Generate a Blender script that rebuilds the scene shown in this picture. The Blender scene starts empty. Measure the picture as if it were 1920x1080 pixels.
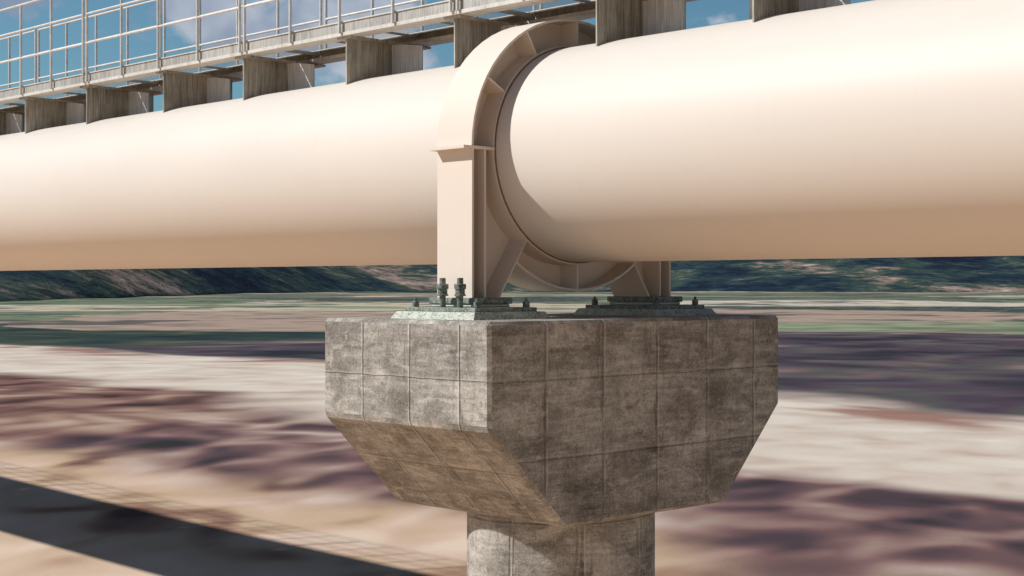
import bpy, bmesh, math, random
from mathutils import Vector, Matrix, noise as mnoise

# World axes: x runs across the pipeline, y along it, z up.  The pipe axis is at x = PX.
ZO = 5.33                                   # eye level above the ground under the pipe
PX, PZ, PR = 9.268, 1.168 + ZO, 0.96
UN, UF = 9.905, 10.372                      # the two edges of the support ring
UC = (UN + UF) / 2
SUN = Vector((-0.587, 0.504, 0.633)).normalized()

scene = bpy.context.scene
col = scene.collection

# ------------------------------------------------------------------ helpers
class MB:
    """Collects shapes with uv coordinates in metres and links them as ONE mesh object."""
    def __init__(self):
        self.bm = bmesh.new(); self.uv = self.bm.loops.layers.uv.new('UVMap')
    def face(self, pts, smooth=False, uvs=None):
        vs = [self.bm.verts.new(p) for p in pts]
        f = self.bm.faces.new(vs); f.smooth = smooth
        f.normal_update(); n = f.normal
        if uvs is None:
            if abs(n.z) > 0.95: uvs = [(p[0], p[1]) for p in pts]
            elif abs(n.y) > abs(n.x): uvs = [(p[0], p[2]) for p in pts]
            else:
                k = 1.0 / max(0.3, math.sqrt(max(1e-6, 1 - n.z * n.z)))
                uvs = [(p[1], p[2] * k) for p in pts]
        for l, q in zip(f.loops, uvs): l[self.uv].uv = q
        return f
    def prism(self, poly, axis, a, b):
        """Extrude a polygon given in the two other axes along axis 'x','y' or 'z' from a to b."""
        def P(q, t):
            return {'x': (t, q[0], q[1]), 'y': (q[0], t, q[1]), 'z': (q[0], q[1], t)}[axis]
        lo = [P(q, a) for q in poly]; hi = [P(q, b) for q in poly]
        area = sum(poly[i][0] * poly[(i + 1) % len(poly)][1] - poly[(i + 1) % len(poly)][0] * poly[i][1] for i in range(len(poly)))
        flip = (area < 0) ^ (axis == 'y')
        if flip: lo.reverse(); hi.reverse()
        self.face(list(reversed(lo))); self.face(hi)
        n = len(lo)
        for i in range(n):
            j = (i + 1) % n
            self.face([lo[i], lo[j], hi[j], hi[i]])
    def box(self, x0, x1, y0, y1, z0, z1):
        self.prism([(x0, y0), (x1, y0), (x1, y1), (x0, y1)], 'z', z0, z1)
    def ring(self, cx, cz, r0, r1, y0, y1, a0, a1, n):
        """Arc of an annulus about the y axis, rectangular in section; angles in degrees."""
        full = abs(a1 - a0) >= 359.9
        an = [math.radians(a0 + (a1 - a0) * i / n) for i in range(n + 1)]
        def q(r, a, y): return (cx + r * math.cos(a), y, cz + r * math.sin(a))
        for i in range(n):
            a, b = an[i], an[i + 1]
            def uvo(r): return [(a * r, y0), (b * r, y0), (b * r, y1), (a * r, y1)]
            self.face([q(r1, a, y0), q(r1, b, y0), q(r1, b, y1), q(r1, a, y1)][::-1], True, uvo(r1)[::-1])
            self.face([q(r0, a, y0), q(r0, b, y0), q(r0, b, y1), q(r0, a, y1)], True, uvo(r0))
            self.face([q(r0, a, y0), q(r1, a, y0), q(r1, b, y0), q(r0, b, y0)])
            self.face([q(r0, a, y1), q(r1, a, y1), q(r1, b, y1), q(r0, b, y1)][::-1])
        if not full:
            for a, s in ((an[0], 1), (an[-1], -1)):
                self.face([q(r0, a, y0), q(r0, a, y1), q(r1, a, y1), q(r1, a, y0)][::s])
    def lathe(self, x, y, prof, n=20):
        """Turned shape about a vertical axis; prof = [(r, z), ...] from the bottom up."""
        for k in range(len(prof) - 1):
            (ra, za), (rb, zb) = prof[k], prof[k + 1]
            for i in range(n):
                a, b = 2 * math.pi * i / n, 2 * math.pi * (i + 1) / n
                c = [(x + ra * math.cos(a), y + ra * math.sin(a), za), (x + ra * math.cos(b), y + ra * math.sin(b), za),
                     (x + rb * math.cos(b), y + rb * math.sin(b), zb), (x + rb * math.cos(a), y + rb * math.sin(a), zb)]
                uv = [(a * ra, za + k), (b * ra, za + k), (b * rb, zb + k), (a * rb, zb + k)]
                if ra < 1e-6: c.pop(1); uv.pop(1)
                elif rb < 1e-6: c.pop(2); uv.pop(2)
                self.face(c, abs(zb - za) > 1e-4, uv)
    def tube(self, p, q, r, n=12):
        p, q = Vector(p), Vector(q); d = (q - p).normalized()
        a = d.orthogonal().normalized(); b = d.cross(a); L = (q - p).length
        rim = [(a * math.cos(t) + b * math.sin(t)) * r for t in [2 * math.pi * i / n for i in range(n)]]
        for i in range(n):
            j = (i + 1) % n
            self.face([p + rim[i], p + rim[j], q + rim[j], q + rim[i]], True, [(i * r, 0), ((i + 1) * r, 0), ((i + 1) * r, L), (i * r, L)])
        self.face([p + v for v in reversed(rim)]); self.face([q + v for v in rim])
    def build(self, name, mat, parent=None, origin=None, bevel=0, weld=True, normals=False):
        bm = self.bm
        if weld: bmesh.ops.remove_doubles(bm, verts=bm.verts, dist=1e-5)
        if normals: bmesh.ops.recalc_face_normals(bm, faces=bm.faces)
        o0 = Vector(origin) if origin else (Vector(ORIG[parent.name]) if parent and parent.name in ORIG else Vector((0, 0, 0)))
        for e in bm.edges:
            if len(e.link_faces) == 2 and e.calc_face_angle(0) > math.radians(32): e.smooth = False
        bmesh.ops.translate(bm, verts=bm.verts, vec=-o0)
        me = bpy.data.meshes.new(name); bm.to_mesh(me); bm.free()
        me.materials.append(mat)
        o = bpy.data.objects.new(name, me); col.objects.link(o)
        if parent:
            o.parent = parent
            ORIG[o.name] = tuple(o0)
        else:
            o.location = o0; ORIG[o.name] = tuple(o0)
        if bevel:
            m = o.modifiers.new('edge', 'BEVEL'); m.width = bevel; m.segments = 1; m.limit_method = 'ANGLE'; m.angle_limit = math.radians(30)
        return o
ORIG = {}

def thing(name, label, cat, loc, group=None):
    o = bpy.data.objects.new(name, None); col.objects.link(o)
    o.location = loc; o.empty_display_size = 0.2; ORIG[o.name] = tuple(loc)
    o['label'] = label; o['category'] = cat
    if group: o['group'] = group
    return o

def copy_thing(src, loc, label, group=None):
    r = src.copy(); col.objects.link(r); r.location = loc
    r['label'] = label
    if group: r['group'] = group
    for ch in list(src.children):
        c = ch.copy(); col.objects.link(c); c.parent = r
        for g in list(ch.children):
            d = g.copy(); col.objects.link(d); d.parent = c
    return r

# ------------------------------------------------------------------ node helpers
class NT:
    def __init__(self, name):
        self.m = bpy.data.materials.new(name); self.m.use_nodes = True
        self.t = self.m.node_tree; self.t.nodes.clear()
    def n(self, kind, **kw):
        o = self.t.nodes.new(kind)
        for k, v in kw.items(): setattr(o, k, v)
        return o
    def link(self, a, b): self.t.links.new(a, b)
    def val(self, sock, v):
        if isinstance(v, bpy.types.NodeSocket): self.link(v, sock)
        elif v is not None: sock.default_value = v
    def math(self, op, a, b=None, c=None, clamp=False):
        o = self.n('ShaderNodeMath', operation=op, use_clamp=clamp)
        self.val(o.inputs[0], a); self.val(o.inputs[1], b); self.val(o.inputs[2], c)
        return o.outputs[0]
    def noise(self, vec, scale, detail=3, rough=0.5, dist=0.0, out=0):
        o = self.n('ShaderNodeTexNoise'); self.val(o.inputs['Vector'], vec)
        o.inputs['Scale'].default_value = scale; o.inputs['Detail'].default_value = detail
        o.inputs['Roughness'].default_value = rough; o.inputs['Distortion'].default_value = dist
        return o.outputs[out]
    def vmul(self, vec, s):
        o = self.n('ShaderNodeVectorMath', operation='MULTIPLY'); self.val(o.inputs[0], vec); o.inputs[1].default_value = s
        return o.outputs[0]
    def vadd(self, vec, s):
        o = self.n('ShaderNodeVectorMath', operation='ADD'); self.val(o.inputs[0], vec); self.val(o.inputs[1], s)
        return o.outputs[0]
    def ramp(self, f, stops, interp='LINEAR'):
        o = self.n('ShaderNodeValToRGB'); r = o.color_ramp; r.interpolation = interp
        while len(r.elements) < len(stops): r.elements.new(0.5)
        for e, (p, c) in zip(r.elements, stops):
            e.position = p; e.color = (c if len(c) == 4 else (*c, 1)) if not isinstance(c, (int, float)) else (c, c, c, 1)
        self.val(o.inputs[0], f); return o.outputs[0]
    def mix(self, f, a, b, mode='MIX'):
        o = self.n('ShaderNodeMix', data_type='RGBA', blend_type=mode)
        self.val(o.inputs[0], f)
        for s, v in ((o.inputs[6], a), (o.inputs[7], b)):
            if isinstance(v, tuple) and len(v) == 3: v = (*v, 1)
            self.val(s, v)
        return o.outputs[2]
    def step(self, x, lo, hi):
        o = self.n('ShaderNodeMapRange', interpolation_type='SMOOTHSTEP')
        self.val(o.inputs[0], x); o.inputs[1].default_value = lo; o.inputs[2].default_value = hi
        return o.outputs[0]
    def sep(self, vec):
        o = self.n('ShaderNodeSeparateXYZ'); self.val(o.inputs[0], vec); return o.outputs
    def comb(self, x, y, z):
        o = self.n('ShaderNodeCombineXYZ'); self.val(o.inputs[0], x); self.val(o.inputs[1], y); self.val(o.inputs[2], z); return o.outputs[0]
    def pos(self): return self.n('ShaderNodeNewGeometry').outputs['Position']
    def obj(self): return self.n('ShaderNodeTexCoord').outputs['Object']
    def uvc(self): return self.n('ShaderNodeTexCoord').outputs['UV']
    def bump(self, h, strength=0.3, dist=0.01, normal=None):
        o = self.n('ShaderNodeBump'); self.val(o.inputs['Height'], h)
        o.inputs['Strength'].default_value = strength; o.inputs['Distance'].default_value = dist
        if normal is not None: self.link(normal, o.inputs['Normal'])
        return o.outputs[0]
    def done(self, color, rough=0.6, metal=0.0, spec=0.5, normal=None, coat=0.0):
        b = self.n('ShaderNodeBsdfPrincipled'); out = self.n('ShaderNodeOutputMaterial')
        if isinstance(color, tuple) and len(color) == 3: color = (*color, 1)
        self.val(b.inputs['Base Color'], color); self.val(b.inputs['Roughness'], rough); self.val(b.inputs['Metallic'], metal)
        b.inputs['Specular IOR Level'].default_value = spec; b.inputs['Coat Weight'].default_value = coat
        if normal is not None: self.link(normal, b.inputs['Normal'])
        self.link(b.outputs[0], out.inputs[0]); return self.m

# ------------------------------------------------------------------ materials
def mat_paint(name, base, seedscale=1.0, rough=0.42, spec=0.5):
    k = NT(name); p = k.pos()
    big = k.noise(k.vmul(p, (1, 0.35, 1)), 0.9, 4, 0.55)
    fine = k.noise(p, 26, 4, 0.6)
    streak = k.noise(k.vmul(p, (9, 9, 0.7)), 1.4, 4, 0.6)
    c = k.mix(k.step(big, 0.35, 0.7), tuple(x * 0.965 for x in base), base)
    c = k.mix(k.math('MULTIPLY', k.step(streak, 0.55, 0.78), 0.10), c, tuple(x * y for x, y in zip(base, (0.80, 0.72, 0.62))))
    c = k.mix(k.math('MULTIPLY', k.step(fine, 0.62, 0.78), 0.10), c, tuple(x * 0.8 for x in base))
    r = k.math('ADD', rough - 0.05, k.math('MULTIPLY', big, 0.12))
    return k.done(c, r, 0, spec, k.bump(fine, 0.03, 0.004))

def mat_concrete():
    k = NT('board_formed_concrete'); uv = k.uvc(); s = k.sep(uv); U, V = s[0], s[1]
    p = k.pos()
    horiz = k.vmul(uv, (0.42, 3.2, 1))
    wob = k.math('MULTIPLY', k.math('SUBTRACT', k.noise(p, 2.6, 3), 0.5), 0.022)
    def lines(t, period, off, w):
        f = k.math('FRACT', k.math('DIVIDE', k.math('ADD', k.math('SUBTRACT', t, off), wob), period))
        d = k.math('MULTIPLY', k.math('ABSOLUTE', k.math('SUBTRACT', f, 0.5)), period)      # 0 on the joint
        return d, f
    dv, fv = lines(U, 0.645, 8.072 - 0.3225, 0)
    dh, fh = lines(V, 0.64, -0.757 + ZO - 0.32, 0)
    jv = k.step(dv, 0.013, 0.003); jh = k.step(dh, 0.010, 0.003)
    ridge_v = k.math('MULTIPLY', k.step(fv, 0.5, 0.505), k.math('MULTIPLY', k.step(dv, 0.038, 0.024), k.step(dv, 0.008, 0.016)))
    near_v = k.step(dv, 0.16, 0.0)
    # panel tone
    cell = k.n('ShaderNodeTexWhiteNoise', noise_dimensions='2D')
    cu = k.math('FLOOR', k.math('DIVIDE', k.math('SUBTRACT', U, 8.072), 0.645)); cvv = k.math('FLOOR', k.math('DIVIDE', k.math('SUBTRACT', V, -0.757 + ZO), 0.64))
    k.link(k.comb(cu, cvv, 0.0), cell.inputs[0])
    big = k.noise(k.vmul(uv, (1.0, 1.6, 1)), 1.5, 5, 0.62, 0.3)
    hor = k.noise(horiz, 5.5, 6, 0.68, 0.4)
    fine = k.noise(p, 24, 6, 0.78)
    grit = k.noise(p, 62, 4, 0.75)
    streak = k.noise(k.vmul(uv, (6.0, 0.9, 1)), 2.0, 5, 0.65, 0.6)
    t = k.math('ADD', k.math('MULTIPLY', big, 0.40), k.math('MULTIPLY', hor, 0.34))
    t = k.math('ADD', t, k.math('MULTIPLY', fine, 0.26))
    t = k.math('ADD', t, k.math('MULTIPLY', k.math('SUBTRACT', cell.outputs[0], 0.5), 0.05))
    t = k.math('ADD', k.math('MULTIPLY', k.math('SUBTRACT', t, 0.5), 1.32), 0.5)
    c = k.ramp(t, [(0.32, (0.085, 0.077, 0.068)), (0.41, (0.185, 0.171, 0.151)), (0.50, (0.305, 0.286, 0.256)), (0.58, (0.44, 0.416, 0.372)), (0.68, (0.60, 0.57, 0.515))])
    # damp, stained patches inside the panels, with edges of their own
    patch = k.math('ADD', k.math('MULTIPLY', k.noise(k.vmul(uv, (1, 1.25, 1)), 2.3, 6, 0.66, 0.3), 0.8), k.math('MULTIPLY', fine, 0.2))
    pm = k.math('MULTIPLY', k.step(patch, 0.49, 0.60), k.step(hor, 0.36, 0.60))
    c = k.mix(k.math('MULTIPLY', pm, 0.85), c, (0.135, 0.118, 0.096))
    sm = k.math('MULTIPLY', k.step(streak, 0.535, 0.64), k.math('ADD', 0.35, k.math('MULTIPLY', near_v, 0.65)))
    c = k.mix(k.math('MULTIPLY', sm, 0.9), c, (0.145, 0.128, 0.102))
    # pale cement bloom
    bl = k.noise(k.vmul(uv, (1, 1.9, 1)), 3.1, 6, 0.72, 0.5)
    c = k.mix(k.math('MULTIPLY', k.step(bl, 0.575, 0.645), 0.55), c, (0.53, 0.49, 0.43))
    c = k.mix(k.math('MULTIPLY', k.step(grit, 0.545, 0.63), 0.58), c, (0.115, 0.102, 0.085))
    c = k.mix(k.math('MULTIPLY', k.step(grit, 0.445, 0.36), 0.45), c, (0.52, 0.48, 0.42))
    broken = k.step(k.noise(p, 3.3, 4, 0.65), 0.38, 0.62)
    c = k.mix(k.math('MULTIPLY', k.math('MULTIPLY', jv, broken), 0.42), c, (0.10, 0.088, 0.072))
    c = k.mix(k.math('MULTIPLY', k.math('MULTIPLY', ridge_v, broken), 0.55), c, (0.56, 0.52, 0.46))
    ridge_h = k.math('MULTIPLY', k.step(fh, 0.5, 0.505), k.math('MULTIPLY', k.step(dh, 0.030, 0.018), k.step(dh, 0.006, 0.012)))
    c = k.mix(k.math('MULTIPLY', k.math('MULTIPLY', jh, broken), 0.30), c, (0.12, 0.105, 0.085))
    c = k.mix(k.math('MULTIPLY', ridge_h, 0.22), c, (0.56, 0.52, 0.46))
    h = k.math('ADD', k.math('MULTIPLY', hor, 0.5), k.math('MULTIPLY', fine, 0.5))
    h = k.math('SUBTRACT', h, k.math('MULTIPLY', k.math('ADD', jv, jh), 0.8))
    h = k.math('ADD', h, k.math('MULTIPLY', ridge_v, 0.5))
    return k.done(c, 0.88, 0, 0.25, k.bump(h, 0.8, 0.014))

def mat_steel(name, dark, light, streaks=(26, 26, 1.3), metal=0.35, rough=0.55):
    k = NT(name); p = k.pos()
    st = k.noise(k.vmul(p, streaks), 2.0, 5, 0.7)
    big = k.noise(p, 2.2, 4, 0.6)
    t = k.math('ADD', k.math('MULTIPLY', st, 0.65), k.math('MULTIPLY', big, 0.35))
    c = k.ramp(t, [(0.36, dark), (0.62, light)])
    c = k.mix(k.math('MULTIPLY', k.step(k.noise(k.vmul(p, (7, 7, 0.8)), 1.3, 4, 0.6), 0.55, 0.72), 0.5), c, (dark[0] * 0.75, dark[1] * 0.62, dark[2] * 0.45))
    return k.done(c, rough, metal, 0.5, k.bump(st, 0.12, 0.004))

def mat_galv(name, base, rough=0.4, metal=0.55):
    k = NT(name); p = k.pos()
    a = k.noise(p, 14, 4, 0.65); b = k.noise(p, 2.0, 3, 0.5)
    c = k.ramp(k.math('ADD', k.math('MULTIPLY', a, 0.6), k.math('MULTIPLY', b, 0.4)), [(0.35, tuple(x * 0.72 for x in base)), (0.62, base)])
    return k.done(c, rough, metal, 0.5)

def mat_speckle(name, pale, dark, scale=60, amount=0.5):
    k = NT(name); p = k.pos()
    a = k.noise(p, scale, 4, 0.75); b = k.noise(p, scale * 0.22, 3, 0.6)
    t = k.math('ADD', k.math('MULTIPLY', a, 0.75), k.math('MULTIPLY', b, 0.25))
    c = k.ramp(t, [(amount - 0.10, dark), (amount - 0.01, tuple((x + y) / 2 for x, y in zip(pale, dark))), (amount + 0.06, pale)])
    return k.done(c, 0.7, 0.1, 0.4, k.bump(a, 0.2, 0.004))

def mat_ground():
    k = NT('dry_valley_soil'); p0 = k.vmul(k.pos(), (1.088, 1.088, 1.0)); s = k.sep(p0); p = k.comb(s[0], s[1], 0.0)
    w1 = k.math('SUBTRACT', k.noise(p, 0.022, 2), 0.5); w2 = k.math('SUBTRACT', k.noise(k.vadd(p, (40, 7, 0)), 0.11, 2, 0.5), 0.5)
    X, Y = s[0], s[1]
    V = k.math('ADD', X, k.math('ADD', k.math('MULTIPLY', w1, 16), k.math('MULTIPLY', w2, 7)))
    fa = k.noise(k.vadd(p, (11, 3, 0)), 0.36, 1.2, 0.45, 0.5)
    fb = k.noise(k.vadd(p, (3, 31, 0)), 0.13, 2.2, 0.5, 0.4)
    fc = k.noise(k.vadd(p, (8, 15, 0)), 0.035, 4, 0.6, 0.3)
    ff = k.noise(p, 2.3, 4, 0.6)
    n = k.math('ADD', k.math('MULTIPLY', fa, 0.55), k.math('MULTIPLY', fb, 0.45))
    n = k.math('ADD', n, k.math('MULTIPLY', k.math('SUBTRACT', ff, 0.5), 0.025))
    m = k.math('ADD', k.math('MULTIPLY', fb, 0.5), k.math('MULTIPLY', fc, 0.5))
    near = k.ramp(n, [(0.34, (0.12, 0.065, 0.05)), (0.41, (0.31, 0.18, 0.125)), (0.48, (0.50, 0.36, 0.235)), (0.56, (0.58, 0.42, 0.32)), (0.66, (0.66, 0.53, 0.41))])
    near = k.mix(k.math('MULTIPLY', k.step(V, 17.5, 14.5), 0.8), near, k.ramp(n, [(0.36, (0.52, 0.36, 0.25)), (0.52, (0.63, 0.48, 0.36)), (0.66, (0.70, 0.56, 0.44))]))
    near = k.mix(k.math('MULTIPLY', k.step(X, 14.0, 9.0), 0.6), near, (0.80, 0.50, 0.29))  # unseen ground around the pier, tinted orange to bounce warm light upwards
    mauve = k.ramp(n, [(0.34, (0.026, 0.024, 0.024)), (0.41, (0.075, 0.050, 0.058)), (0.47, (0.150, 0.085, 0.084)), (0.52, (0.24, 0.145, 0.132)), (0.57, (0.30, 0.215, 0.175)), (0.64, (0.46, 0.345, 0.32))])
    pale = k.ramp(n, [(0.34, (0.50, 0.38, 0.31)), (0.46, (0.60, 0.50, 0.415)), (0.56, (0.65, 0.57, 0.475)), (0.68, (0.73, 0.65, 0.57))])
    heath = k.ramp(m, [(0.38, (0.018, 0.019, 0.024)), (0.45, (0.046, 0.038, 0.050)), (0.50, (0.080, 0.055, 0.076)), (0.55, (0.085, 0.085, 0.076)), (0.60, (0.15, 0.095, 0.105)), (0.66, (0.24, 0.19, 0.18))])
    copse = k.ramp(m, [(0.38, (0.010, 0.018, 0.024)), (0.48, (0.020, 0.040, 0.036)), (0.58, (0.050, 0.066, 0.042)), (0.68, (0.13, 0.12, 0.09))])
    # pasture and ploughed strips further out
    vo = k.n('ShaderNodeTexVoronoi', feature='F1'); vo.inputs['Scale'].default_value = 0.0125
    k.link(k.vadd(k.vmul(p, (1.0, 0.55, 0)), k.comb(k.math('MULTIPLY', w1, 60), k.math('MULTIPLY', w2, 25), 0.0)), vo.inputs['Vector'])
    rnd = k.sep(vo.outputs['Color'])[0]
    fields = k.ramp(rnd, [(0.0, (0.13, 0.17, 0.105)), (0.19, (0.52, 0.45, 0.33)), (0.34, (0.035, 0.058, 0.055)), (0.48, (0.24, 0.28, 0.18)), (0.60, (0.58, 0.51, 0.43)), (0.71, (0.13, 0.125, 0.09)), (0.84, (0.38, 0.27, 0.215)), (0.92, (0.08, 0.11, 0.085))], 'CONSTANT')
    fields = k.mix(k.math('MULTIPLY', k.step(fa, 0.50, 0.70), 0.35), fields, (0.42, 0.36, 0.28))
    fields = k.mix(k.math('MULTIPLY', k.step(fb, 0.48, 0.68), 0.6), fields, (0.15, 0.16, 0.115))
    fields = k.mix(k.math('MULTIPLY', k.step(fc, 0.52, 0.60), 0.75), fields, (0.028, 0.048, 0.048))
    rose = k.ramp(n, [(0.36, (0.055, 0.030, 0.026)), (0.45, (0.155, 0.078, 0.066)), (0.52, (0.235, 0.130, 0.105)), (0.58, (0.33, 0.22, 0.16)), (0.66, (0.46, 0.34, 0.27))])
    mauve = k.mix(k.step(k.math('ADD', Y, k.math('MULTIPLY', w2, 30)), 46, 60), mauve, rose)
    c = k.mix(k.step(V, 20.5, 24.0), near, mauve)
    c = k.mix(k.step(V, 31.5, 34.5), c, pale)
    rim = k.math('MULTIPLY', k.math('MULTIPLY', k.step(V, 49.5, 53), k.step(V, 57, 54)), k.step(fb, 0.60, 0.45))
    c = k.mix(k.math('MULTIPLY', rim, 0.85), c, (0.27, 0.125, 0.095))
    far = k.mix(k.step(k.math('ADD', Y, k.math('MULTIPLY', w1, 60)), 112, 134), heath, copse)
    c = k.mix(k.step(V, 53.5, 57.5), c, far)
    # outer edge of the heather / copse strip
    edge = k.math('SUBTRACT', k.math('ADD', V, k.math('MULTIPLY', k.math('MAXIMUM', k.math('SUBTRACT', Y, 90), 0.0), 0.62)), 131)
    c = k.mix(k.step(edge, -2.0, 4.0), c, fields)
    gl = k.math('MULTIPLY', k.step(edge, 0.0, 5.0), k.step(edge, 78, 58))
    c = k.mix(k.math('MULTIPLY', k.math('MULTIPLY', gl, k.step(Y, 150, 120)), 0.85), c, k.ramp(m, [(0.4, (0.105, 0.145, 0.085)), (0.6, (0.30, 0.35, 0.22))]))
    return k.done(c, 0.95, 0, 0.1, k.bump(ff, 0.25, 0.05))

def mat_hills():
    k = NT('wooded_hillside'); p = k.pos()
    a = k.noise(p, 0.020, 5, 0.6, 0.5); b = k.noise(k.vmul(p, (1, 1, 2.0)), 0.085, 5, 0.65, 0.4); d = k.noise(p, 0.0045, 3, 0.5, 0.4)
    t = k.math('ADD', k.math('MULTIPLY', a, 0.4), k.math('ADD', k.math('MULTIPLY', b, 0.28), k.math('MULTIPLY', d, 0.32)))
    c = k.ramp(t, [(0.40, (0.010, 0.014, 0.032)), (0.46, (0.016, 0.032, 0.046)), (0.505, (0.036, 0.062, 0.060)), (0.535, (0.055, 0.080, 0.060)), (0.56, (0.15, 0.13, 0.11)), (0.59, (0.27, 0.195, 0.17)), (0.64, (0.48, 0.40, 0.31))])
    return k.done(c, 0.95, 0, 0.05, k.bump(b, 0.6, 3.0))

CREAM = (0.665, 0.61, 0.55)
M_pipe = mat_paint('cream_pipe_paint', CREAM, rough=0.5, spec=0.22)
M_ring = mat_paint('cream_ring_paint', (0.68, 0.598, 0.520), rough=0.6, spec=0.4)
M_gap_shade = mat_galv('brown_gap_shade', (0.22, 0.145, 0.105), 0.8, 0.0)  # dark brown painted in for the shaded gap at the saddle band's edges
M_conc = mat_concrete()
M_strut = mat_steel('streaked_weathered_steel', (0.16, 0.137, 0.10), (0.56, 0.515, 0.44))
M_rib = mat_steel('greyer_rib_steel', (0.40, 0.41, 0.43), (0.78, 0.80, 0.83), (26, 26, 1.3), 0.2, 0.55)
M_beam = mat_steel('galvanised_beam_steel', (0.50, 0.48, 0.44), (0.68, 0.66, 0.61), (10, 10, 6), 0.1, 0.5)
M_web = mat_steel('streaked_beam_web', (0.22, 0.215, 0.20), (0.50, 0.49, 0.46), (22, 22, 2.2), 0.2, 0.55)
M_rail = mat_galv('galvanised_tube', (0.74, 0.72, 0.68), 0.42, 0.25)
M_grout = mat_speckle('pale_speckled_grout', (0.50, 0.525, 0.455), (0.15, 0.165, 0.13), 58, 0.48)
M_plate = mat_speckle('mottled_green_plate', (0.30, 0.335, 0.285), (0.055, 0.07, 0.056), 55, 0.50)
M_rod = mat_speckle('mottled_green_rod', (0.25, 0.285, 0.245), (0.06, 0.075, 0.062), 46, 0.52)
M_pad = mat_galv('white_sliding_pad', (0.74, 0.74, 0.68), 0.5, 0.0)
M_ground = mat_ground(); M_hills = mat_hills()

# ------------------------------------------------------------------ setting: ground and hills
def sstep(x, a, b):
    t = min(1, max(0, (x - a) / (b - a))); return t * t * (3 - 2 * t)
def ground_z(x, y):
    d = math.hypot(x, y)
    z = 0.06 * (min(max(x, 4), 24) - 14.0) + 0.018 * (min(max(y, 0), 60) - 33.2)
    z -= 0.30 * sstep(x, 24, 60) + 0.2 * sstep(d, 60, 200)
    z += 0.55 * mnoise.noise(Vector((x * 0.012, y * 0.012, 3.1))) * sstep(d, 45, 140)
    z += 1.6 * mnoise.noise(Vector((x * 0.0035, y * 0.0035, 7.7))) * sstep(d, 180, 700)
    z += 0.12 * mnoise.noise(Vector((x * 0.09, y * 0.09, 1.0))) * sstep(d, 24, 45)
    return z
def axis_pts(n, half, k):
    return [half * math.sinh(k * (2 * i / n - 1)) / math.sinh(k) for i in range(n + 1)]
def make_ground():
    n = 300; xs = axis_pts(n, 7000, 6.2); bm = bmesh.new()
    g = [[bm.verts.new((x + 12, y + 20, ground_z(x + 12, y + 20))) for y in xs] for x in xs]
    for i in range(n):
        for j in range(n):
            bm.faces.new((g[i][j], g[i + 1][j], g[i + 1][j + 1], g[i][j + 1])).smooth = True
    me = bpy.data.meshes.new('ground'); bm.to_mesh(me); bm.free(); me.materials.append(M_ground)
    o = bpy.data.objects.new('ground', me); col.objects.link(o); o['kind'] = 'structure'
    o['label'] = 'dry valley floor of peach soil, mauve scrub, a pale bare strip and distant fields'
    return o
make_ground()

def hill_base(a):
    """Distance at which the valley side begins, by compass angle from the pier (radians)."""
    t = math.degrees(a)                          # 0 = +x, 90 = +y
    v = 980 + 260 * math.sin(a * 2.0 + 0.4) + 170 * mnoise.noise(Vector((math.cos(a) * 3, math.sin(a) * 3, 0)))
    v -= 560 * math.exp(-((t - 68) / 11.0) ** 2)
    return max(430, v)
def make_hills():
    bm = bmesh.new(); na, nr = 720, 70; rows = []
    for i in range(na):
        a = 2 * math.pi * i / na - math.pi; b = hill_base(a); r_ = []
        for j in range(nr + 1):
            t = j / nr; r = b - 30 + (5200 - b) * t ** 1.7
            x, y = r * math.cos(a), r * math.sin(a)
            up = r - b
            amp = 105 * (1 - math.exp(-max(0, up) / 620))
            m1 = mnoise.fractal(Vector((x * 0.0011, y * 0.0011, 5)), 1.0, 2.0, 5)
            m2 = mnoise.fractal(Vector((x * 0.006, y * 0.006, 2)), 0.9, 2.0, 4)
            h = amp * (0.85 + 0.55 * m1) + 0.16 * amp * m2 + (up * 0.05 if up < 0 else 0) + (-1.0 if up < 0 else 0)
            r_.append(bm.verts.new((x, y, max(-6, h) - (0.5 if up > 0 else 2.5))))
        rows.append(r_)
    for i in range(na):
        for j in range(nr):
            bm.faces.new((rows[i][j], rows[i][j + 1], rows[(i + 1) % na][j + 1], rows[(i + 1) % na][j])).smooth = True
    bmesh.ops.recalc_face_normals(bm, faces=bm.faces)
    me = bpy.data.meshes.new('hills'); bm.to_mesh(me); bm.free(); me.materials.append(M_hills)
    o = bpy.data.objects.new('hills', me); col.objects.link(o); o['kind'] = 'structure'
    o['label'] = 'dark wooded hillsides with pale clearings closing off the valley'
make_hills()

# ------------------------------------------------------------------ concrete pier
CX0, CX1, CY0, CY1 = 7.495, 11.041, 9.011, 11.245
CT, CM, CB, CC = ZO - 0.284, ZO - 1.125, ZO - 1.97, 0.785
PCX, PCY = 9.268, 10.125
pier = thing('concrete_pier', 'grey stained concrete pier with a hammerhead cap on a round column under the cream pipe', 'pier', (PCX, PCY, 0))
mb = MB()
mb.prism([(CX0, CT), (CX0, CM), (CX0 + CC, CB), (CX1 - CC, CB), (CX1, CM), (CX1, CT)], 'y', CY0, CY1)
cap = mb.build('pier_cap', M_conc, pier, bevel=0.028, normals=True)
mb = MB()
mb.lathe(PCX, PCY, [(0.85, -1.5), (0.85, CB + 0.004)], 40)
column = mb.build('column', M_conc, pier, normals=True)

# ------------------------------------------------------------------ pipe
mb = MB(); N = 96
y0, y1 = -16.0, 140.0
an = [math.radians(180 + 49.2 + 360 * i / N) for i in range(N + 1)]
for wall in (0, 1):
    r = PR - 0.02 * wall
    for i in range(N):
        q = [(PX + r * math.cos(a), y, PZ + r * math.sin(a)) for a, y in ((an[i], y0), (an[i + 1], y0), (an[i + 1], y1), (an[i], y1))]
        mb.face(q if wall else q[::-1], True)
pipe = mb.build('pipeline', M_pipe, None, origin=(PX, UC, PZ - PR))
pipe['label'] = 'huge smooth cream painted steel pipe running across the whole view'
pipe['category'] = 'pipeline'

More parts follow.
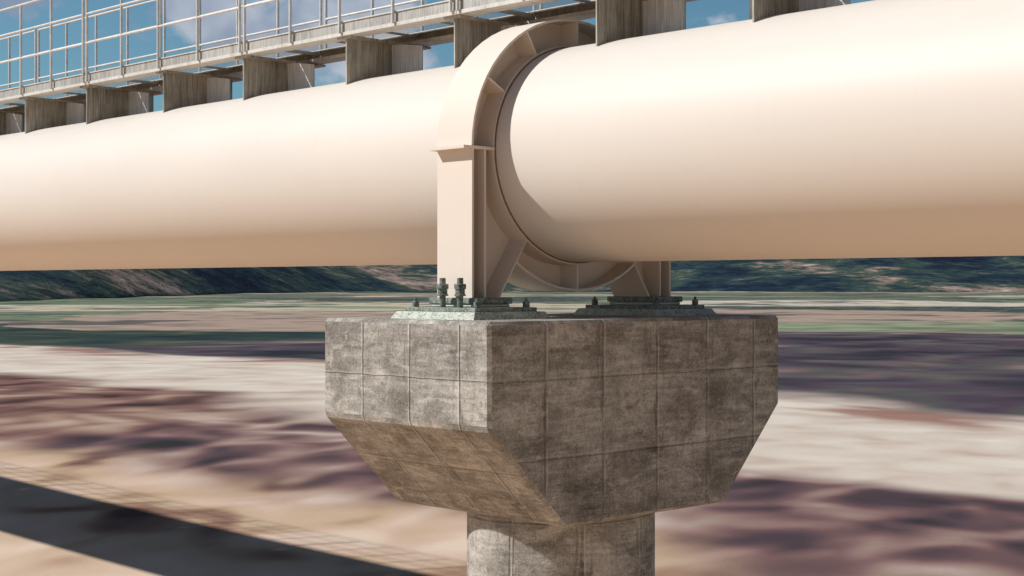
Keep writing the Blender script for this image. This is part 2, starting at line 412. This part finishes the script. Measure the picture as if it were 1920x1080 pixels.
# ------------------------------------------------------------------ support ring with two legs
ring = thing('support_ring', 'cream steel ring girder with two box legs clasping the big pipe above the pier', 'pipe support', (PX, UC, ZO - 0.105))
RO = 1.22
mb = MB(); mb.ring(PX, PZ, RO - 0.02, RO, UN, UF, 0, 180, 30); mb.ring(PX, PZ, RO - 0.02, RO, UN, UF, -127, -53, 14)
mb.build('rim_flange', M_ring, ring, normals=True)
mb = MB(); mb.ring(PX, PZ, 0.972, RO - 0.01, UC - 0.009, UC + 0.009, -127, -53, 14); mb.ring(PX, PZ, 0.972, RO - 0.01, UC - 0.009, UC + 0.009, 0, 180, 30)
mb.build('web_plate', M_ring, ring, normals=True)
mb = MB(); mb.ring(PX, PZ, PR - 0.012, 0.985, UN + 0.003, UF - 0.003, 0, 360, 64)
mb.build('saddle_band', M_ring, ring, normals=True)
mb = MB(); mb.ring(PX, PZ, PR - 0.012, 0.971, UN - 0.008, UN + 0.0025, 0, 360, 64); mb.ring(PX, PZ, PR - 0.012, 0.974, UF - 0.0025, UF + 0.008, 0, 360, 64)
mb.build('gap_shade_line', M_gap_shade, ring, normals=True)
for deg in (30, 60, 90, 120, 150, -90, -112, -68):
    if deg < -100 or deg == -68: continue
    a = math.radians(deg); ca, sa = math.cos(a), math.sin(a); t = 0.008
    mb = MB()
    for ya, yb in ((UN + 0.004, UC - 0.0095), (UC + 0.0095, UF - 0.004)):
        c4 = [(PX + r * ca - q * sa, PZ + r * sa + q * ca) for r, q in ((0.983, -t), (1.2005, -t), (1.2005, t), (0.983, t))]
        mb.prism(c4, 'y', ya, yb)
    mb.build('stiffener', M_ring, ring, normals=True)
ZB, ZP = ZO - 0.105, PZ - 0.018
for sgn in (-1, 1):
    def X(d): return PX + sgn * d                # d = distance outwards from the pipe axis
    def bx(d0, d1, ya, yb, za, zb):
        m = MB(); a, b = sorted((X(d0), X(d1))); m.box(a, b, ya, yb, za, zb); return m
    leg = bx(1.194, 1.214, UN, UF, ZB, ZP).build('leg', M_ring, ring)
    m = MB()
    for ya, yb in ((UN + 0.002, UC - 0.0095), (UC + 0.0095, UF - 0.002)):
        a, b = sorted((X(1.061), X(1.081))); m.box(a, b, ya, yb, ZB + 0.001, ZP - 0.001)
    m.build('inner_rib', M_ring, leg)
    m = MB()                                      # raking inner flange
    m.prism([(X(0.606), PZ - 0.774), (X(0.93), ZB), (X(0.907), ZB), (X(0.590), PZ - 0.789 + 0.029)], 'y', UN + 0.001, UF - 0.001)
    m.build('raking_plate', M_ring, leg, normals=True)
    m = MB()
    arc = [(X(0.978 * math.cos(math.radians(q))), PZ + 0.978 * math.sin(math.radians(q))) for q in range(0, -54, -4)]
    m.prism([(X(1.193), PZ - 0.019), (X(1.193), ZB + 0.001), (X(0.932), ZB + 0.001), (X(0.608), PZ - 0.772)] + arc[::-1], 'y', UC - 0.0088, UC + 0.0088)
    m.build('gusset', M_ring, leg, normals=True)
    a, b = sorted((X(1.305), X(0.957)))
    m = MB(); m.box(a, b, UN - 0.004, UF + 0.004, ZP, ZP + 0.026)
    m.build('ledge_plate', M_ring, leg)

# ------------------------------------------------------------------ bearings
def make_bearing(cx, label, rods):
    cy = UC
    b = thing('pipe_bearing', label, 'bearing', (cx, cy, CT), 'bearings on top of the pier cap')
    hx, hy = 0.337, 0.475
    z0, z1, z2, z3, z4 = CT - 0.004, ZO - 0.222, ZO - 0.187, ZO - 0.158, ZO - 0.1055
    m = MB()
    lo = [(cx + sx * (hx + 0.09), cy + sy * (hy + 0.09), z0) for sx, sy in ((-1, -1), (1, -1), (1, 1), (-1, 1))]
    hi = [(cx + sx * (hx + 0.045), cy + sy * (hy + 0.05), z1) for sx, sy in ((-1, -1), (1, -1), (1, 1), (-1, 1))]
    m.face(lo[::-1]); m.face(hi)
    for i in range(4): m.face([lo[i], lo[(i + 1) % 4], hi[(i + 1) % 4], hi[i]])
    m.build('grout_pad', M_grout, b)
    m = MB(); m.box(cx - hx, cx + hx, cy - hy, cy + hy, z1, z2); base = m.build('base_plate', M_plate, b, bevel=0.004)
    ix, iy = hx - 0.145, hy - 0.175
    m = MB(); m.box(cx - ix, cx + ix, cy - iy, cy + iy, z2, z3); m.build('sliding_pad', M_pad, b, bevel=0.012)
    ix, iy = hx - 0.132, hy - 0.162
    m = MB(); m.box(cx - ix, cx + ix, cy - iy, cy + iy, z3, z4); m.build('top_plate', M_plate, b, bevel=0.006)
    for sx in (-1, 1):
        for sy in (-1, 1):
            px_, py_ = cx + sx * (hx - 0.07), cy + sy * (hy - 0.06)
            m = MB(); m.lathe(px_, py_, [(0.0, z2), (0.030, z2), (0.030, z2 + 0.048), (0.024, z2 + 0.053), (0.013, z2 + 0.053), (0.013, z2 + 0.078), (0, z2 + 0.081)], 14)
            m.build('anchor_bolt', M_rod, b, normals=True)
    if rods:
        for yy in (10.155, 9.922):
            xx = cx - hx + 0.05; z = lambda py: ZO + (535 - py) / 2814.4 * 12.66
            m = MB()
            m.lathe(xx, yy, [(0, z2), (0.0265, z2), (0.0265, z(555)), (0.048, z(555)), (0.048, z(552)), (0.040, z(551)), (0.040, z(542)),
                             (0.050, z(541.5)), (0.050, z(533.5)), (0.046, z(532.5)), (0.0265, z(532)), (0.0265, z(522)), (0.022, z(521)), (0, z(521))], 20)
            m.build('tie_rod', M_rod, b, normals=True)
    return b
make_bearing(8.228, 'sunlit mottled green bearing with two tall tie rods under the near leg', True)
make_bearing(10.364, 'dark shaded bearing under the far leg of the ring, without tall rods', False)

# ------------------------------------------------------------------ walkway supports on top of the pipe
strut_u = [3.83, 5.57, 7.471, 9.211, 11.116, 12.846, 14.778, 16.523, 18.447, 20.197]
pitch = 3.65
while strut_u[-1] < 70: strut_u += [strut_u[-2] + pitch, strut_u[-1] + pitch]
strut_u = [-1.73 - 1.74 - 0.17, -1.73, 0.18, 1.92] + strut_u
ZT = ZO + 2.508
def make_support():
    b = thing('walkway_support', '', 'bracket', (9.29, 0, PZ + PR), 'plate brackets holding the walkway above the pipe')
    def zc(x, r=PR): return PZ + math.sqrt(max(0, r * r - (x - PX) ** 2))
    xs = [8.83 + 0.89 * i / 20 for i in range(21)]
    m = MB(); m.prism([(x, zc(x) - 0.006) for x in xs] + [(9.72, ZT - 0.022), (8.83, ZT - 0.022)], 'y', -0.008, 0.008)
    m.build('cross_plate', M_strut, b, normals=True)
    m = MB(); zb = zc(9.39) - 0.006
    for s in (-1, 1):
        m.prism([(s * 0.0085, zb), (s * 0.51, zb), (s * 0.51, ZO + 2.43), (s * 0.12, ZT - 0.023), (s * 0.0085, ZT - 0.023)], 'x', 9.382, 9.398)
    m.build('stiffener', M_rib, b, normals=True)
    m = MB(); m.box(8.80, 9.80, -0.12, 0.12, ZT - 0.022, ZT)
    m.build('top_flange', M_strut, b)
    return b
sup = make_support()
ordw = {5.57: 'nearest', 7.471: 'at the top right of the view', 9.211: 'just right of the ring', 11.116: 'partly behind the ring top', 12.846: 'first fully seen left of the ring',
        14.778: 'second seen left of the ring', 16.523: 'third seen left of the ring', 18.447: 'fourth seen left of the ring',
        20.197: 'fifth seen left of the ring'}
for i, u in enumerate(strut_u):
    if u in ordw: lab = 'streaked steel plate bracket on the cream pipe, %s' % ordw[u]
    elif u < 6: lab = 'streaked steel plate bracket on the cream pipe, out of view on the near side'
    else: lab = 'streaked steel plate bracket on the cream pipe, far along to the left'
    if i == 0: sup.location.y = u; sup['label'] = lab
    else: copy_thing(sup, (9.29, u, PZ + PR), lab)

# ------------------------------------------------------------------ walkway sections and railings
WX0, WX1 = 8.82, 9.72                     # webs of the two beams
BB, BT = ZO + 2.523, ZO + 2.655
SEG = 3.65
seg0 = 11.03                              # joint between two sections
def make_section():
    b = thing('walkway_section', '', 'walkway', (9.27, 0, BB), 'steel walkway sections laid end to end on the brackets')
    L = SEG - 0.016
    for x, s in ((WX0, 1), (WX1, -1)):
        m = MB()
        a, c = sorted((x - 0.033 * s, x + 0.002 * s)); m.box(a, c, 0, L, BB + 0.022, BT - 0.012)
        be = m.build('beam', M_web, b)
        m = MB(); a, c = sorted((x - 0.045 * s, x + 0.14 * s)); m.box(a, c, 0, L, BB - 0.014, BB + 0.0215)
        m.build('bottom_flange', M_beam, be)
        m = MB(); a, c = sorted((x - 0.045 * s, x + 0.05 * s)); m.box(a, c, 0, L, BT - 0.0115, BT)
        m.build('top_flange', M_beam, be)
    m = MB()
    tl = math.tan(math.radians(16.2))           # deck blades, tilted to stop the sun yet look open from the camera
    for k in range(21):
        x = WX0 + 0.046 + 0.0395 * k; h = 0.0016
        m.prism([(x, BT - 0.024 - h), (x + 0.036, BT - 0.024 - h + 0.036 * tl), (x + 0.036, BT - 0.024 + h + 0.036 * tl), (x, BT - 0.024 + h)], 'y', 0, L)
    for k in range(5):
        y = 0.03 + (L - 0.06) * k / 4; m.box(WX0 + 0.006, WX1 - 0.006, y - 0.006, y + 0.006, BT - 0.050, BT - 0.027)
    m.build('deck_grating', M_beam, b)
    return b
sec = make_section()
def make_panel(x):
    b = thing('railing_panel', '', 'railing', (x, 0, BT), 'galvanised tube railing panels along the walkway')
    out = -1 if x < 9 else 1
    L = SEG - 0.10
    zr = [ZO + 3.020, ZO + 3.383, ZO + 3.728]
    for k in range(5):
        y = 0.05 + L * k / 4
        m = MB(); m.tube((x, y, BB + 0.01), (x, y, zr[2] - 0.01), 0.0165, 12); m.build('post', M_rail, b)
    for z in zr:
        m = MB(); m.tube((x, 0.05, z), (x, 0.05 + L, z), 0.0140, 12); m.build('rail', M_rail, b)
    return b
RX0, RX1 = 8.757, 9.785
pn, pf = make_panel(RX0), make_panel(RX1)
k0, k1 = -4, 16
where = {-1: 'above the ring', 0: 'just left of the ring', 1: 'over the upper left of the view', 2: 'at the left edge of the view'}
for k in range(k0, k1 + 1):
    y = seg0 + SEG * k
    w = where.get(k, 'far to the left, out of the frame' if k > 2 else 'out of the frame on the near side')
    for src, x, lab in ((sec, 9.27, 'galvanised walkway section with two beams, %s' % w), (pn, RX0, 'near side tube railing panel, %s' % w), (pf, RX1, 'far side tube railing panel, %s' % w)):
        z = BB if src is sec else BT
        if k == k0: src.location = (x, y, z); src['label'] = lab
        else: copy_thing(src, (x, y, z), lab)

# ------------------------------------------------------------------ sky, sun, camera
w = bpy.data.worlds.new('World'); scene.world = w; w.use_nodes = True
t = w.node_tree; t.nodes.clear()
k = NT.__new__(NT); k.t = t
sky = k.n('ShaderNodeTexSky', sky_type='NISHITA'); sky.sun_disc = False
elev = math.asin(SUN.z); sky.sun_elevation = elev; sky.sun_rotation = math.atan2(SUN.x, SUN.y)
sky.air_density = 1.0; sky.dust_density = 0.6; sky.ozone_density = 2.0; sky.altitude = 400
d = k.n('ShaderNodeTexCoord').outputs['Generated']
n1 = k.noise(k.vadd(k.vmul(d, (1, 1, 1.3)), (0.31, 0.9, 0.2)), 11.0, 6, 0.52, 0.2); n2 = k.noise(k.vadd(d, (3.3, 1.2, 0.4)), 2.1, 3, 0.5, 0.2)
cm = k.math('ADD', k.math('MULTIPLY', n1, 0.7), k.math('MULTIPLY', n2, 0.3))
mask = k.math('MULTIPLY', k.step(cm, 0.512, 0.565), k.step(k.sep(d)[2], 0.62, 0.25))
shade = k.step(k.noise(k.vadd(d, (0.02, 0.3, 0.1)), 13, 4, 0.55, 0.3), 0.36, 0.62)
cloud = k.mix(shade, (5.2, 6.2, 8.4), (11.0, 11.6, 13.0))
blue = k.mix(1.0, sky.outputs[0], k.mix(k.step(k.sep(d)[2], 0.15, 0.6), (1.05, 1.50, 1.55), (0.36, 0.50, 0.66)), 'MULTIPLY')
bg = k.n('ShaderNodeBackground'); out = k.n('ShaderNodeOutputWorld')
k.link(k.mix(k.math('MULTIPLY', mask, 0.85), blue, cloud), bg.inputs['Color'])
bg.inputs['Strength'].default_value = 0.05
k.link(bg.outputs[0], out.inputs[0])

sl = bpy.data.lights.new('sun', 'SUN'); sl.energy = 5.0; sl.angle = math.radians(0.9); sl.color = (1.0, 0.975, 0.94)
so = bpy.data.objects.new('sun', sl); col.objects.link(so); so.location = (0, 0, 60)
so.rotation_euler = (-SUN).to_track_quat('-Z', 'Y').to_euler()

cam = bpy.data.cameras.new('camera'); co = bpy.data.objects.new('camera', cam); col.objects.link(co)
co.location = (0, 0, ZO); co.rotation_euler = (math.radians(90), 0, math.radians(-48.238))
cam.sensor_width = 36; cam.lens = 52.77; cam.shift_x = (960 - 1337) / 1920; cam.shift_y = (535 - 540) / 1920
cam.clip_start = 0.1; cam.clip_end = 20000
scene.camera = co
vs = scene.view_settings; vs.view_transform = 'Standard'; vs.look = 'None'; vs.gamma = 1; vs.exposure = 0.0; vs.use_curve_mapping = False
scene.cycles.use_denoising = True; scene.cycles.max_bounces = 8; scene.cycles.diffuse_bounces = 6
